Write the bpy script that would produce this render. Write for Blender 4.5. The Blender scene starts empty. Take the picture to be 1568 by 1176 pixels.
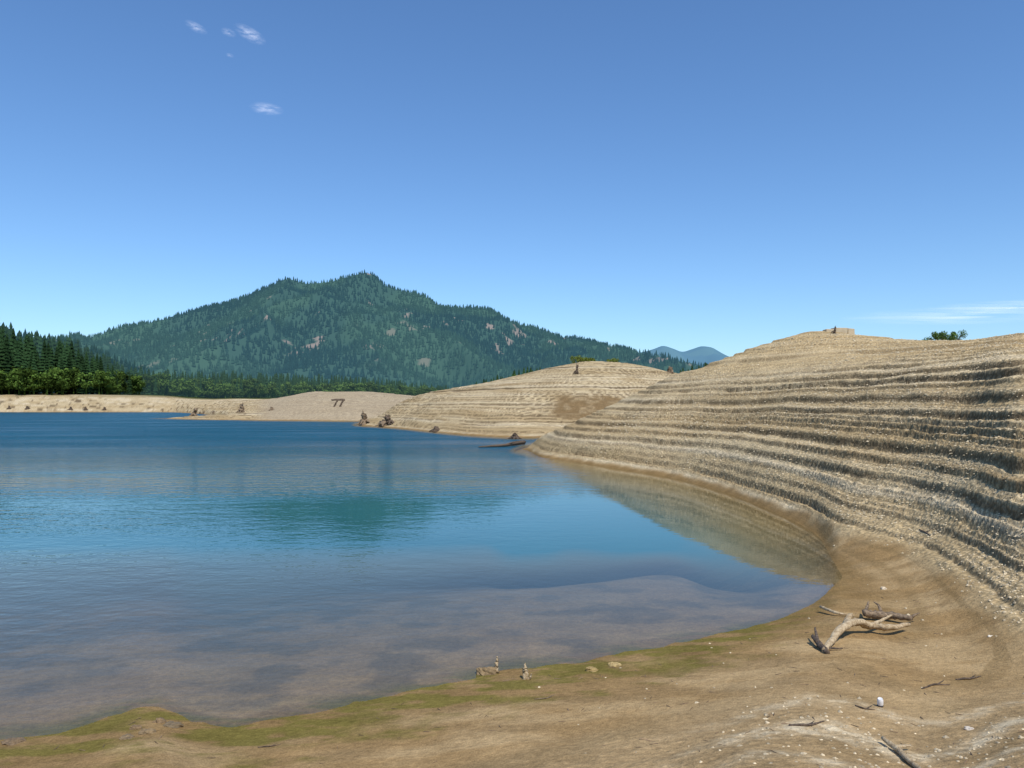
import bpy, math, random
import numpy as np
random.seed(3); rng=np.random.default_rng(7)
F=1184.0; U0=784.0; VH=622.0; CZ=4.0
scene=bpy.context.scene
# ------------------------------------------------------------ helpers
def pchip(x,y,xq):
    x=np.asarray(x,float); y=np.asarray(y,float)
    h=np.diff(x); dl=np.diff(y)/h
    m=np.zeros(len(x))
    a=dl[:-1]; b=dl[1:]
    w1=2*h[1:]+h[:-1]; w2=h[1:]+2*h[:-1]
    ok=(a*b)>0
    with np.errstate(all='ignore'):
        mm=(w1+w2)/(w1/np.where(a==0,1,a)+w2/np.where(b==0,1,b))
    m[1:-1]=np.where(ok,mm,0)
    m[0]=dl[0]; m[-1]=dl[-1]
    xq=np.clip(xq,x[0],x[-1])
    i=np.clip(np.searchsorted(x,xq)-1,0,len(x)-2)
    t=(xq-x[i])/h[i]
    return ((1+2*t)*(1-t)**2*y[i]+t*(1-t)**2*h[i]*m[i]+t*t*(3-2*t)*y[i+1]+t*t*(t-1)*h[i]*m[i+1])
def _h(ix,iy,s):
    n=(ix.astype(np.int64)*374761393+iy.astype(np.int64)*668265263+s*1442695041)&0xffffffff
    n=((n^(n>>13))*1274126177)&0xffffffff
    return ((n^(n>>16))&0xffff)/65535.0
def noise2(x,y,s=0):
    ix=np.floor(x); iy=np.floor(y); fx=x-ix; fy=y-iy
    fx=fx*fx*(3-2*fx); fy=fy*fy*(3-2*fy)
    a=_h(ix,iy,s); b=_h(ix+1,iy,s); c=_h(ix,iy+1,s); d=_h(ix+1,iy+1,s)
    return (a*(1-fx)+b*fx)*(1-fy)+(c*(1-fx)+d*fx)*fy
def fbm(x,y,s=0,o=4):
    r=0;a=.5;t=0
    for k in range(o):
        r=r+a*noise2(x*2**k+k*17.3,y*2**k+k*9.1,s+k); t+=a; a*=.5
    return r/t
def sst(a,b,x):
    t=np.clip((x-a)/(b-a),0,1); return t*t*(3-2*t)
def mkmesh(name,V,Fc,mat,col=None,smooth=False,attrs=None):
    V=np.asarray(V,np.float32); Fc=np.asarray(Fc,np.int32); n=Fc.shape[1]
    me=bpy.data.meshes.new(name)
    me.vertices.add(len(V)); me.vertices.foreach_set("co",V.ravel())
    me.loops.add(Fc.size); me.loops.foreach_set("vertex_index",Fc.ravel())
    me.polygons.add(len(Fc)); me.polygons.foreach_set("loop_start",np.arange(0,Fc.size,n,dtype=np.int32))
    me.polygons.foreach_set("loop_total",np.full(len(Fc),n,np.int32))
    me.update(calc_edges=True)
    if smooth: me.polygons.foreach_set("use_smooth",np.ones(len(Fc),bool))
    else: me.polygons.foreach_set("use_smooth",np.zeros(len(Fc),bool))
    if col is not None:
        c=np.ones((len(V),4),np.float32); c[:,:3]=col
        me.color_attributes.new("Col",'FLOAT_COLOR','POINT').data.foreach_set("color",c.ravel())
    if attrs:
        for k,v in attrs.items():
            me.attributes.new(k,'FLOAT','POINT').data.foreach_set("value",np.asarray(v,np.float32))
    ob=bpy.data.objects.new(name,me); scene.collection.objects.link(ob)
    me.materials.append(mat)
    return ob
class NT:
    def __init__(s,name):
        s.m=bpy.data.materials.new(name); s.m.use_nodes=True; s.t=s.m.node_tree; s.t.nodes.clear()
        s.o=s.t.nodes.new("ShaderNodeOutputMaterial")
    def n(s,ty,**k):
        nd=s.t.nodes.new(ty)
        for a,b in k.items():
            if a.startswith("i_"):
                key=a[2:]; key=int(key) if key.isdigit() else key.replace("_"," ")
                nd.inputs[key].default_value=b
            else: setattr(nd,a,b)
        return nd
    def l(s,a,b): s.t.links.new(a,b)
    def math(s,op,a,b=None,clamp=False):
        nd=s.n("ShaderNodeMath",operation=op,use_clamp=clamp)
        for i,x in enumerate((a,b)):
            if x is None: continue
            if isinstance(x,(int,float)): nd.inputs[i].default_value=x
            else: s.l(x,nd.inputs[i])
        return nd.outputs[0]
    def rng(s,x,a,b,c,d):
        nd=s.n("ShaderNodeMapRange"); s.l(x,nd.inputs[0])
        for i,v in enumerate((a,b,c,d)): nd.inputs[i+1].default_value=v
        return nd.outputs[0]
    def pos(s,sc=(1,1,1)):
        g=s.n("ShaderNodeNewGeometry"); mp=s.n("ShaderNodeMapping"); mp.inputs["Scale"].default_value=sc
        s.l(g.outputs["Position"],mp.inputs[0]); return mp.outputs[0]
    def noise(s,vec,scale,detail=4,rough=.55):
        nd=s.n("ShaderNodeTexNoise"); nd.inputs["Scale"].default_value=scale; nd.inputs["Detail"].default_value=detail
        nd.inputs["Roughness"].default_value=rough; s.l(vec,nd.inputs["Vector"]); return nd.outputs[0]
    def mulcol(s,c,f):
        nd=s.n("ShaderNodeVectorMath",operation='SCALE'); s.l(c,nd.inputs[0]); s.l(f,nd.inputs[3]); return nd.outputs[0]
def foliage_mat(name,trans=.25,haze_glow=None):
    M=NT(name); a=M.n("ShaderNodeAttribute",attribute_name="Col")
    d=M.n("ShaderNodeBsdfDiffuse"); c=a.outputs[0]; out=d.outputs[0]
    M.l(c,d.inputs[0])
    if trans>0:
        t=M.n("ShaderNodeBsdfTranslucent"); mx=M.n("ShaderNodeMixShader",i_0=trans)
        M.l(c,t.inputs[0]); M.l(d.outputs[0],mx.inputs[1]); M.l(t.outputs[0],mx.inputs[2]); out=mx.outputs[0]
    if haze_glow:   # constant glow added to the material, standing in for distance haze
        e=M.n("ShaderNodeEmission"); e.inputs[0].default_value=(*haze_glow,1); e.inputs[1].default_value=1
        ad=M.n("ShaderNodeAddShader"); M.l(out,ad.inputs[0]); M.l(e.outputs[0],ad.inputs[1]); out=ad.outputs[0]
    M.l(out,M.o.inputs[0]); return M.m
# ------------------------------------------------------------ terrain tables
def near(dn,f=1.5,z4=-.24): return [(1.2,2.2),(dn*.45,1.0),(dn*.75,.32),(dn,0),(dn*f,z4)]
def deep(): return [(24,-1.6),(45,-5),(60,-5)]+[(66+3*i,-5) for i in range(8)]+[(100,-6),(600,-9)]
A={
-900:near(8.6)+deep(),-400:near(9)+deep(),0:near(9.3)+deep(),100:near(9.5)+deep(),180:near(10.0)+deep(),240:near(10.3)+deep(),300:near(9.75)+deep(),
350:near(9.65)+deep(),450:near(10)+deep(),640:near(10.9)+deep(),740:near(11.5)+deep(),
797:near(11.8)+[(25,-2.5),(60,-1.5),(72,0),(73,-.05),(74,-.2),(75,-.4),(76,-.6),(77,-.8),(78,-1),(80,-1.5),(84,-2),(95,-3),(600,-9)],
830:near(11.9)+[(25,-2.5),(52,-1),(60.7,0),(62.5,.3),(64,.6),(66,.85),(68,1.1),(70,1.25),(72,1.25),(75,1.1),(78,.8),(95,-2),(600,-9)],
870:near(12)+[(25,-2),(48,-.8),(56.5,0),(59,.5),(61,1.0),(63.5,1.5),(66,1.9),(68,2.1),(70,2.25),(73,2.35),(77,2.2),(98,-2),(600,-9)],
950:near(12.5)+[(23,-1.8),(42,-.7),(49,0),(53,.6),(56,1.1),(62,2),(68,2.7),(74,3.3),(78,3.8),(84,4.3),(90,4.7),(112,0),(600,-6)],
1020:near(12.9)+[(22,-1.4),(38,-.6),(43.9,0),(50,1.0),(57,2),(65,3),(72,4),(79,5),(86,6),(93,7),(100,7.6),(125,3),(600,0)],
1100:near(13.6,1.3)+[(21,-1),(32,-.5),(36.7,0),(43,1),(51,2),(60,3),(68,4.3),(76,5.6),(85,7.1),(94,8.8),(105,10.3),(150,5),(600,6)],
1175:near(14.3,1.2,-.2)+[(19.5,-.5),(27,-.35),(30,0),(36,1),(43.5,2),(52,3),(61,4.4),(70,6),(81,8),(94,10.6),(108,12.85),(160,7),(600,6)],
1250:[(1.2,2.2),(6.6,.97),(11.3,.32),(15.8,0),(17.5,-.1),(19.5,-.2),(22,-.12),(24,0),(29.5,.85),(36,1.9),(43,3),(52,4.5),(61,6),(73,8),(91,11.3),(110,14.6),(170,9),(600,6)],
1285:[(1.2,2.2),(6.5,.98),(11,.36),(17.0,.03),(17.7,.0),(18.2,-.01),(18.8,.0),(20.5,.12),(26,.65),(32.5,1.7),(40,3),(48,4.3),(58,6),(70,8),(88,10.9),(107,14.1),(165,9),(600,6)],
1400:[(1.2,2.2),(5.9,1.05),(9.3,.45),(11.8,.24),(13,.19),(14.5,.17),(16,.2),(17.5,.32),(20.8,.76),(24.8,1.8),(28.8,3),(35,4.5),(43,6),(54,7.7),(68,9.5),(85,11.25),(140,9),(600,6)],
1480:[(1.2,2.2),(5.4,1.2),(8.2,.62),(10.2,.37),(11.3,.30),(12.4,.28),(13.5,.33),(15,.48),(17.8,.9),(20.6,1.85),(23.6,3),(28.6,4.2),(34.5,5.5),(44,7.1),(57,8.8),(72,10.1),(130,9),(600,6)],
1568:[(1.2,2.2),(4.9,1.4),(7.2,.9),(8.8,.62),(9.6,.52),(10.5,.46),(11.2,.48),(12.2,.58),(14.4,.95),(16.8,1.85),(19.0,2.9),(22.6,4.1),(27,5.3),(34,6.4),(45,7.9),(60,9.6),(120,9),(600,6)],
1800:[(1.2,2.2),(4,1.7),(5.5,1.4),(6.5,1.2),(7.3,1.1),(8,1.05),(8.7,1.08),(9.5,1.2),(11,1.55),(13,2.3),(15.5,3.3),(19,4.5),(23.5,5.6),(29,6.6),(38,8),(50,9.5),(110,9),(600,6)],
3200:[(1.2,2.2),(2.5,2.1),(3.5,2.0),(4.2,2.0),(5,2.0),(5.6,2.05),(6.2,2.2),(7,2.4),(8,2.8),(9.3,3.3),(11,4),(14,5),(18,6),(23,7),(30,8.5),(38,9.5),(90,9),(600,6)],
}
# crest distance of the right-hand hill (surveyed from its mirror image in the water)
crest={870:68,950:67.5,1020:66,1100:63,1175:62,1250:62,1285:61,1400:58,1480:54,1568:50}
for u,dc in crest.items():
    L=A[u]; ds=L[7][0]; p=math.log(dc/ds)/math.log(L[15][0]/ds); N=list(L)
    for k in range(8,16):
        d,z=L[k]; d2=ds*(d/ds)**p; N[k]=(d2,(CZ+(z-CZ)*d2/d)*(.88 if k==8 else 1))
    N[16]=(dc*1.7,min(N[15][1]*.75,L[16][1])); A[u]=N
def cB(sh,*p): return [(5,-8),(sh*.8,-2.5),(sh,0)]+list(p)+[(1600,22),(5000,40),(14000,40)]
B={
-900:cB(500,(515,2.5),(530,5),(560,9),(600,13),(750,16)),
0:cB(526,(535,2.5),(550,5.5),(575,10),(600,13),(750,16)),
200:cB(526,(540,2.5),(555,5),(580,8.5),(600,11.5),(750,15)),
260:cB(520,(534,2.3),(550,4.7),(575,8),(600,10.5),(750,14)),
300:cB(430,(442,1.5),(460,2.8),(490,4.5),(540,6.5),(700,11)),
335:cB(310,(320,1.2),(335,2.0),(370,2.8),(420,4),(580,8)),
375:cB(226,(236,1),(256,2.0),(290,3.4),(350,5.2),(520,8)),
440:cB(215,(226,1.9),(245,3.8),(280,6.6),(345,8.4),(520,9)),
490:cB(210,(221,2.1),(241,4.6),(275,8),(335,10.2),(520,10)),
550:cB(205,(216,2.1),(238,4.6),(275,8),(335,10.2),(520,10)),
640:cB(203,(216,1.5),(242,3.8),(280,6.6),(330,8.4),(520,10)),
760:cB(203,(216,1.5),(242,3.4),(280,5.6),(330,7.0),(520,9)),
3200:cB(203,(216,1.5),(242,3.4),(280,5.6),(330,7.0),(520,9)),
}
def cC(sh,*p): return [(5,-8),(sh*.85,-2.5),(sh,0)]+list(p)+[(900,-9),(14000,-9)]
Cc={
-900:cC(165,(170,-3),(178,-3),(185,-3),(195,-3),(230,-5)),
530:cC(165,(170,-2),(178,-2),(185,-2),(195,-2),(230,-5)),
548:cC(163,(167,-.1),(172,-.1),(177,-.2),(184,-.6),(220,-4)),
556:cC(158,(163,.4),(169,.7),(175,.7),(182,.3),(215,-4)),
580:cC(149,(155,.8),(163,1.4),(174,1.9),(188,1.7),(225,-2)),
610:cC(140,(149,1.5),(160,3.0),(174,4.4),(192,4.9),(240,0)),
640:cC(128,(139,1.9),(154,4.0),(172,5.9),(196,6.9),(260,2)),
680:cC(115,(128,2.2),(145,5),(170,7.2),(195,8.2),(280,3)),
740:cC(103,(116,2.4),(135,5.3),(163,8.2),(195,9.8),(290,7)),
800:cC(98,(111,2.6),(130,5.7),(158,9.2),(190,12),(280,8)),
870:cC(99,(112,2.9),(130,6.4),(155,10.6),(185,14),(270,9)),
900:cC(100,(113,3),(131,6.8),(155,11),(185,14.6),(265,9)),
960:cC(102,(115,3),(133,6.6),(157,10.7),(185,14.2),(262,9)),
1030:cC(105,(118,2.5),(135,5.5),(160,9.5),(185,12),(260,9)),
1100:cC(110,(122,2.2),(140,5),(165,8),(190,10),(260,8)),
3200:cC(120,(132,2.2),(150,5),(175,7),(200,8),(260,8)),
}
for k in (-900,530): Cc[k][2]=(Cc[k][2][0],-2)
def tab(T,uq):
    us=sorted(T); D=np.array([[p[0] for p in T[u]] for u in us]); Z=np.array([[p[1] for p in T[u]] for u in us])
    K=D.shape[1]
    Dq=np.stack([np.exp(pchip(us,np.log(D[:,k]),uq)) for k in range(K)],1); Zq=np.stack([pchip(us,Z[:,k],uq) for k in range(K)],1)
    for k in range(1,K): Dq[:,k]=np.maximum(Dq[:,k],Dq[:,k-1]*1.004)
    return Dq,Zq
tc=np.concatenate([np.linspace(-1.9,-.8,60,endpoint=False),np.linspace(-.8,.8,900,endpoint=False),np.linspace(.8,1.9,70)])
def lg(a,b,st): return list(np.exp(np.arange(math.log(a),math.log(b),st)))
yr=np.array(lg(1.2,6,.02)+lg(6,120,.0036)+lg(120,260,.0045)+lg(260,1500,.012)+lg(1500,14000,.06)+[14500])
uq=U0+F*tc
DA,ZA=tab(A,uq); DB,ZB=tab(B,uq); DC,ZC=tab(Cc,uq)
Z=np.empty((len(tc),len(yr)))
for i in range(len(tc)):
    Z[i]=np.maximum(np.maximum(pchip(DA[i],ZA[i],yr),pchip(DB[i],ZB[i],yr)),pchip(DC[i],ZC[i],yr))
X=tc[:,None]*yr[None,:]; Y=np.broadcast_to(yr[None,:],X.shape).copy()
def seg(ax,ay,bx,by,w,h):
    px,py=X-ax,Y-ay; dx,dy=bx-ax,by-ay; t=np.clip((px*dx+py*dy)/(dx*dx+dy*dy),0,1)
    r=np.hypot(px-t*dx,(py-t*dy)*.8); return (h+t*1.3)*(1-(r/(w*(.5+.5*t)))**2)
e0=((299-U0)/F*255,255.); e1=((395-U0)/F*246,246.)
Z=np.maximum(Z,np.maximum(seg(*e0,*e1,17,.8),-9))
Zs=Z.copy()
udir=U0+F*X/np.maximum(Y,1)
hi=sst(.2,1.6,Z)
Z=Z+hi*(fbm(X/9,Y/9,11,3)-.5)*.26+ (fbm(X/1.1,Y/1.1,21,3)-.5)*.06*sst(.1,.6,np.abs(Z))
Z=Z+hi*sst(80,140,Y)*(fbm(X/28,Y/28,31,3)-.5)*1.1
Z+= (fbm(X/.35,Y/.35,51,2)-.5)*.022*np.exp(-Y/25)+ (fbm(X/1.7,Y/1.7,61,3)-.5)*.09*sst(.02,.3,np.abs(Zs))*np.exp(-Y/30)
def terr(z,sp,s0,fr):
    s=z/sp+1.9*(noise2(z*1.3,z*0,s0)-.5)
    f=s-np.floor(s); k=np.floor(s)
    g=np.where(f<fr,f*.2/fr,.2+(f-fr)/(1-fr)*.8)
    am=.35+.95*_h(k,k*0+3,s0+2)**1.2
    return f,(g-f)*sp*am,am
mudside=sst(1180,1330,udir)
lo=.10+.26*mudside
gravel=sst(0,.28,Z-lo+(fbm(X/1.3,Y/1.3,71,3)-.5)*.25)
toe=pchip([-900,1250,1400,1480,1568,1800,3200],[20,20,16,13,11.3,8.7,6],udir)
bank=1-sst(-.8,.8,Y-toe)
gravel=gravel*(1-bank)+bank*sst(.42,.75,Z+(fbm(X/1.3,Y/1.3,71,3)-.5)*.35)
wob=(fbm(X/7,Y/7,81,3)-.5)*.24+(fbm(X/.6,Y/.6,82,2)-.5)*.035
f,dz,am=terr(Z+wob,.37,3,.82)
f2,dz2,am2=terr(Z+wob*.8+5,.15,7,.70)
patch=.50+.8*sst(.36,.58,fbm(X/5,Y/8,91,3))
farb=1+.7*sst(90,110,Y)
base=(1-bank*.92)*sst(.05,.75,Z-lo*1.1)*(1-sst(400,700,Y))*(1-.35*sst(5.5,8,Z))
amp=base*patch; amp2=base*(.3+.9*sst(.38,.6,fbm(X/3,Y/4,93,3)))
Z=Z+dz*amp*np.minimum(farb,1.3)+dz2*amp2
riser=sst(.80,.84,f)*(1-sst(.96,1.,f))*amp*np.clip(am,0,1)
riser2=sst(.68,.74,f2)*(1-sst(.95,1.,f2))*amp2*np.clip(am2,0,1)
clod=fbm(X/.28,Y/.28,161,2); Z+=gravel*(1-bank*.8)*(np.maximum(clod,.5)-.55)*.14*(1-sst(30,70,Y))
def Hraw(x,y):
    x=np.asarray(x,float); y=np.asarray(y,float)
    t=np.clip(x/y,tc[0],tc[-1]-1e-6); yy=np.clip(y,yr[0],yr[-2])
    i=np.clip(np.searchsorted(tc,t)-1,0,len(tc)-2); j=np.clip(np.searchsorted(yr,yy)-1,0,len(yr)-2)
    a=(t-tc[i])/(tc[i+1]-tc[i]); b=(yy-yr[j])/(yr[j+1]-yr[j])
    return (Z[i,j]*(1-a)+Z[i+1,j]*a)*(1-b)+(Z[i,j+1]*(1-a)+Z[i+1,j+1]*a)*b
def hit(u,v):
    t=(u-U0)/F; d=yr[yr<3000]; z=np.maximum(Hraw(t*d,d),0); ray=CZ+(VH-v)/F*d
    w=np.where(z>=ray)[0]
    if len(w)==0: return (t*185,185,float(Hraw(t*185,185)))
    dd=d[w[0]]; return (t*dd,dd,float(z[w[0]]))
# ------------------------------------------------------------ terrain colour (albedo by material: mud, algae, gravel, silt; plus shade painted on the risers)
def mixc(a,b,f): return a*(1-f[...,None])+np.array(b)*f[...,None]
C=np.empty(Z.shape+(3,)); C[:]=(.60,.48,.29)
z0=Zs+wob*1.2
band=noise2(z0*1.6,z0*0+5,7)*.45+noise2(z0*9,z0*0+1,8)*.55
C=mixc(C,(.47,.355,.195),sst(.50,.78,band)*.75)
C=mixc(C,(.70,.59,.40),(1-sst(.2,.45,band))*.8)
C=mixc(C,(.44,.325,.17),sst(.52,.70,fbm(X/8,z0*1.3,101,4))*.65)
C=mixc(C,(.32,.235,.13),np.clip(riser2*1.4,0,1)*.6)  # finer risers darkened too, as painted shade
C=mixc(C,(.12,.085,.05),np.clip(riser*1.6*farb,0,1)*.85)  # dark riser tint stands in for shade under the shelf lips
top=sst(5.0,7.,Z)*(Y<100)*sst(1000,1100,udir); C=mixc(C,(.57,.42,.22),top*.5)
# exposed dark earth scars on the near hill (right) and cut bank on the middle hill; greyer silt on the far one
sc=sst(.5,.62,fbm(X/5,z0*1.1,175,4))*np.exp(-((z0-1.9)/.55)**2)*(Y<45)*sst(1180,1300,udir)
C=mixc(C,(.29,.20,.10),sc*.8)
e_=(fbm(X/3,Y/6,172,4)-.5)*60
cut=sst(835,860,udir+e_*.7)*(1-sst(945,975,udir+e_))*sst(2.0,2.8,z0+e_*.015)*(1-sst(5.2,6.4,z0+e_*.02))*(Y>95)*(Y<200)
C=mixc(C,(.25,.17,.085),cut*(.65+.35*sst(.4,.6,noise2(X/1.2,z0*2.5,173))))
C=mixc(C,(.44,.36,.25),sst(198,212,Y)*sst(380,420,udir)*(Y<420)*.75)
mudf=(1-gravel)
mud=np.empty_like(C); mud[:]=(.295,.195,.09)
mud=mixc(mud,(.38,.27,.14),sst(.4,.7,fbm(X/1.6+3,Y/.8,111,4)))
mud=mixc(mud,(.215,.145,.07),sst(.5,.7,fbm(X/.9+9,Y/.4,113,5))*.6)
mud=mixc(mud,(.22,.15,.07),sst(.55,.75,noise2(z0*34,z0*0,9))*sst(.12,.2,Z)*mudside*.6)
C=C*(1-mudf[...,None])+mud*mudf[...,None]
bk=bank*sst(.30,.6,Z)
silt=np.empty_like(C); silt[:]=(.37,.26,.135)
silt=mixc(silt,(.27,.185,.09),sst(.42,.65,fbm(X/1.3,Y/.6,123,5))*.7)
zz=Z+(fbm(X/2.2,Y/2.2,124,3)-.5)*.12
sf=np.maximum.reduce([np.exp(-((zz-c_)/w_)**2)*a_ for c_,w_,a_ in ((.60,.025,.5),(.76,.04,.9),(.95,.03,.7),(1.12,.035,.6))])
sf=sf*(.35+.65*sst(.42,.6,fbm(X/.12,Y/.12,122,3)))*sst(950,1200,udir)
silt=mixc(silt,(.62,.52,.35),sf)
C=C*(1-bk[...,None])+silt*bk[...,None]
wet=(1-sst(.03,.18,Z+(fbm(X/.8,Y/.8,131,3)-.5)*.10))*(Y<400)*(Z>-.03)
C=mixc(C,(.20,.13,.055),wet*.75)
alg=(1-sst(.05,.22,Z+(fbm(X/.4,Y/.3,143,4)-.5)*.3))*sst(-.10,-.0,Z)*(Y<20)*sst(.36,.54,fbm(X/.6,Y/.22,141,5))*sst(1320,1120,udir)
C=mixc(C,(.14,.125,.03),alg*.8)
uw=sst(.0,-.05,Z)
C=mixc(C,(.29,.20,.115),uw*.75)
C=mixc(C,(.13,.10,.065),uw*sst(.48,.66,fbm(X/.9,Y/.7,151,6))*.55)
far=sst(560,700,Y)*sst(8,12,Z); C=mixc(C,(.06,.085,.03),far)
C=mixc(C,(.07,.10,.05),sst(330,420,Y)*sst(600,640,udir)*.9)
nt,ny=Z.shape
V=np.stack([X,Y,Z],-1)
back=np.stack([tc*120,np.full(nt,-60.),np.full(nt,3.)],-1)
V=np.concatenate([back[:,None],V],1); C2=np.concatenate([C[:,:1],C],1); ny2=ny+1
G2=np.concatenate([np.zeros((nt,1)),gravel*(1-bank*.6)],1)
idx=np.arange(nt*ny2).reshape(nt,ny2)
Fq=np.stack([idx[:-1,:-1],idx[1:,:-1],idx[1:,1:],idx[:-1,1:]],-1).reshape(-1,4)
M=NT("shore_ground"); p=M.pos()
a=M.n("ShaderNodeAttribute",attribute_name="Col"); g=M.n("ShaderNodeAttribute",attribute_name="grav")
n1=M.noise(p,1.2,4,.65); n2=M.noise(p,11,4,.7); n3=M.noise(p,60,1,.6)
vo=M.n("ShaderNodeTexVoronoi"); vo.inputs["Scale"].default_value=9; M.l(p,vo.inputs["Vector"])
peb=M.rng(vo.outputs["Distance"],.1,.65,1.18,.64)
pebm=M.n("ShaderNodeMix"); M.l(g.outputs["Fac"],pebm.inputs[0]); pebm.inputs[2].default_value=1; M.l(peb,pebm.inputs[3])
f1=M.math('MULTIPLY',M.rng(n1,.3,.7,.84,1.16),M.rng(n2,.3,.7,.80,1.20)); f1=M.math('MULTIPLY',f1,M.rng(n3,.3,.7,.80,1.20))
f1=M.math('MULTIPLY',f1,pebm.outputs[0])
bs=M.n("ShaderNodeBsdfDiffuse")
M.l(M.mulcol(a.outputs[0],f1),bs.inputs[0])
hh=M.math('ADD',M.math('MULTIPLY',n2,.7),M.math('MULTIPLY',M.math('MULTIPLY',vo.outputs["Distance"],-.8),g.outputs["Fac"]))
bp=M.n("ShaderNodeBump",i_Strength=.8,i_Distance=.055); M.l(hh,bp.inputs["Height"]); M.l(bp.outputs[0],bs.inputs["Normal"])
M.l(bs.outputs[0],M.o.inputs[0])
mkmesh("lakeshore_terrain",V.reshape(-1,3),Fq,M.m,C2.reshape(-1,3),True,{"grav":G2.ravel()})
# ------------------------------------------------------------ water
ti=np.arange(0,nt,3); yi=np.arange(0,ny,3)
Zw=Z[np.ix_(ti,yi)]; Xw=X[np.ix_(ti,yi)]; Yw=Y[np.ix_(ti,yi)]
mn=np.minimum.reduce([Zs[np.ix_(ti,yi)],Zw])
idx=np.arange(Zw.size).reshape(Zw.shape)
keep=(mn[:-1,:-1]<.12)|(mn[1:,:-1]<.12)|(mn[1:,1:]<.12)|(mn[:-1,1:]<.12)
keep&=(Yw[:-1,:-1]<640)
Fq=np.stack([idx[:-1,:-1],idx[1:,:-1],idx[1:,1:],idx[:-1,1:]],-1)[keep]
W=NT("lake_water"); p=W.pos()
dp=W.n("ShaderNodeAttribute",attribute_name="depth")
g=W.n("ShaderNodeNewGeometry"); sx=W.n("ShaderNodeSeparateXYZ"); W.l(g.outputs["Position"],sx.inputs[0])
turb=W.math('SUBTRACT',1,W.math('POWER',2.718,W.math('MULTIPLY',dp.outputs["Fac"],-1.9)),True)
big=W.noise(W.pos((.05,.12,1)),1,3)
deepc=W.n("ShaderNodeMix",data_type='RGBA'); deepc.inputs[6].default_value=(.016,.115,.125,1); deepc.inputs[7].default_value=(.005,.070,.115,1)
W.l(W.rng(sx.outputs[1],22,80,0,1),deepc.inputs[0])
shal=W.n("ShaderNodeMix",data_type='RGBA'); shal.inputs[6].default_value=(.050,.105,.095,1); shal.inputs[7].default_value=(.27,.185,.05,1)  # warm silt tint, also painting in the bank's golden reflection
W.l(W.rng(W.math('SUBTRACT',sx.outputs[1],W.math('MULTIPLY',sx.outputs[0],.25)),15,24,0,1),shal.inputs[0])
shc=W.n("ShaderNodeMix",data_type='RGBA'); W.l(shal.outputs[2],shc.inputs[6])
W.l(W.rng(dp.outputs["Fac"],.2,1.3,0,1),shc.inputs[0]); W.l(deepc.outputs[2],shc.inputs[7])
df=W.n("ShaderNodeBsdfDiffuse"); W.l(W.mulcol(shc.outputs[2],W.rng(big,.3,.7,.85,1.15)),df.inputs[0])
tr=W.n("ShaderNodeBsdfTransparent"); tr.inputs[0].default_value=(.86,.90,.88,1)
body=W.n("ShaderNodeMixShader"); W.l(turb,body.inputs[0]); W.l(tr.outputs[0],body.inputs[1]); W.l(df.outputs[0],body.inputs[2])
gl=W.n("ShaderNodeBsdfGlossy"); W.l(W.rng(sx.outputs[1],30,110,.02,.22),gl.inputs["Roughness"]); gl.inputs[0].default_value=(.95,.95,.95,1)
w1=W.noise(W.pos((.9,1.5,1)),1.0,2,.5); w2=W.noise(W.pos((4.0,5.0,1)),1.0,2,.5)
br=W.noise(W.pos((.03,.10,1)),1,3)
lee=W.rng(W.math('SUBTRACT',sx.outputs[0],W.math('MULTIPLY',sx.outputs[1],.10)),-6,1,1,.02)
leen=W.rng(sx.outputs[0],-13,-6,1.0,.35)
dist=W.rng(sx.outputs[1],31,100,.16,2.2)
st=W.math('MULTIPLY',W.math('MULTIPLY',lee,dist),W.rng(br,.35,.65,.35,1.4))
st=W.math('MULTIPLY',st,W.math('MAXIMUM',leen,W.rng(sx.outputs[1],28,40,0,1)))
st=W.math('ADD',st,.009)
hgt=W.math('MULTIPLY',W.math('ADD',w1,W.math('MULTIPLY',w2,.45)),st)
bp=W.n("ShaderNodeBump",i_Strength=1.0,i_Distance=.17); W.l(hgt,bp.inputs["Height"])
fr=W.n("ShaderNodeFresnel",i_IOR=1.33)
W.l(bp.outputs[0],gl.inputs["Normal"]); W.l(bp.outputs[0],fr.inputs["Normal"])
mx=W.n("ShaderNodeMixShader"); W.l(W.math('MULTIPLY',fr.outputs[0],W.rng(sx.outputs[1],30,100,.95,.5)),mx.inputs[0]); W.l(body.outputs[0],mx.inputs[1]); W.l(gl.outputs[0],mx.inputs[2])
W.l(mx.outputs[0],W.o.inputs[0])
Vw=np.stack([Xw,Yw,np.zeros_like(Xw)],-1).reshape(-1,3)
used=np.unique(Fq); rm=np.full(len(Vw),-1); rm[used]=np.arange(len(used))
mkmesh("lake_water",Vw[used],rm[Fq],W.m,None,True,{"depth":np.maximum(-Zw,0).ravel()[used]})
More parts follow.
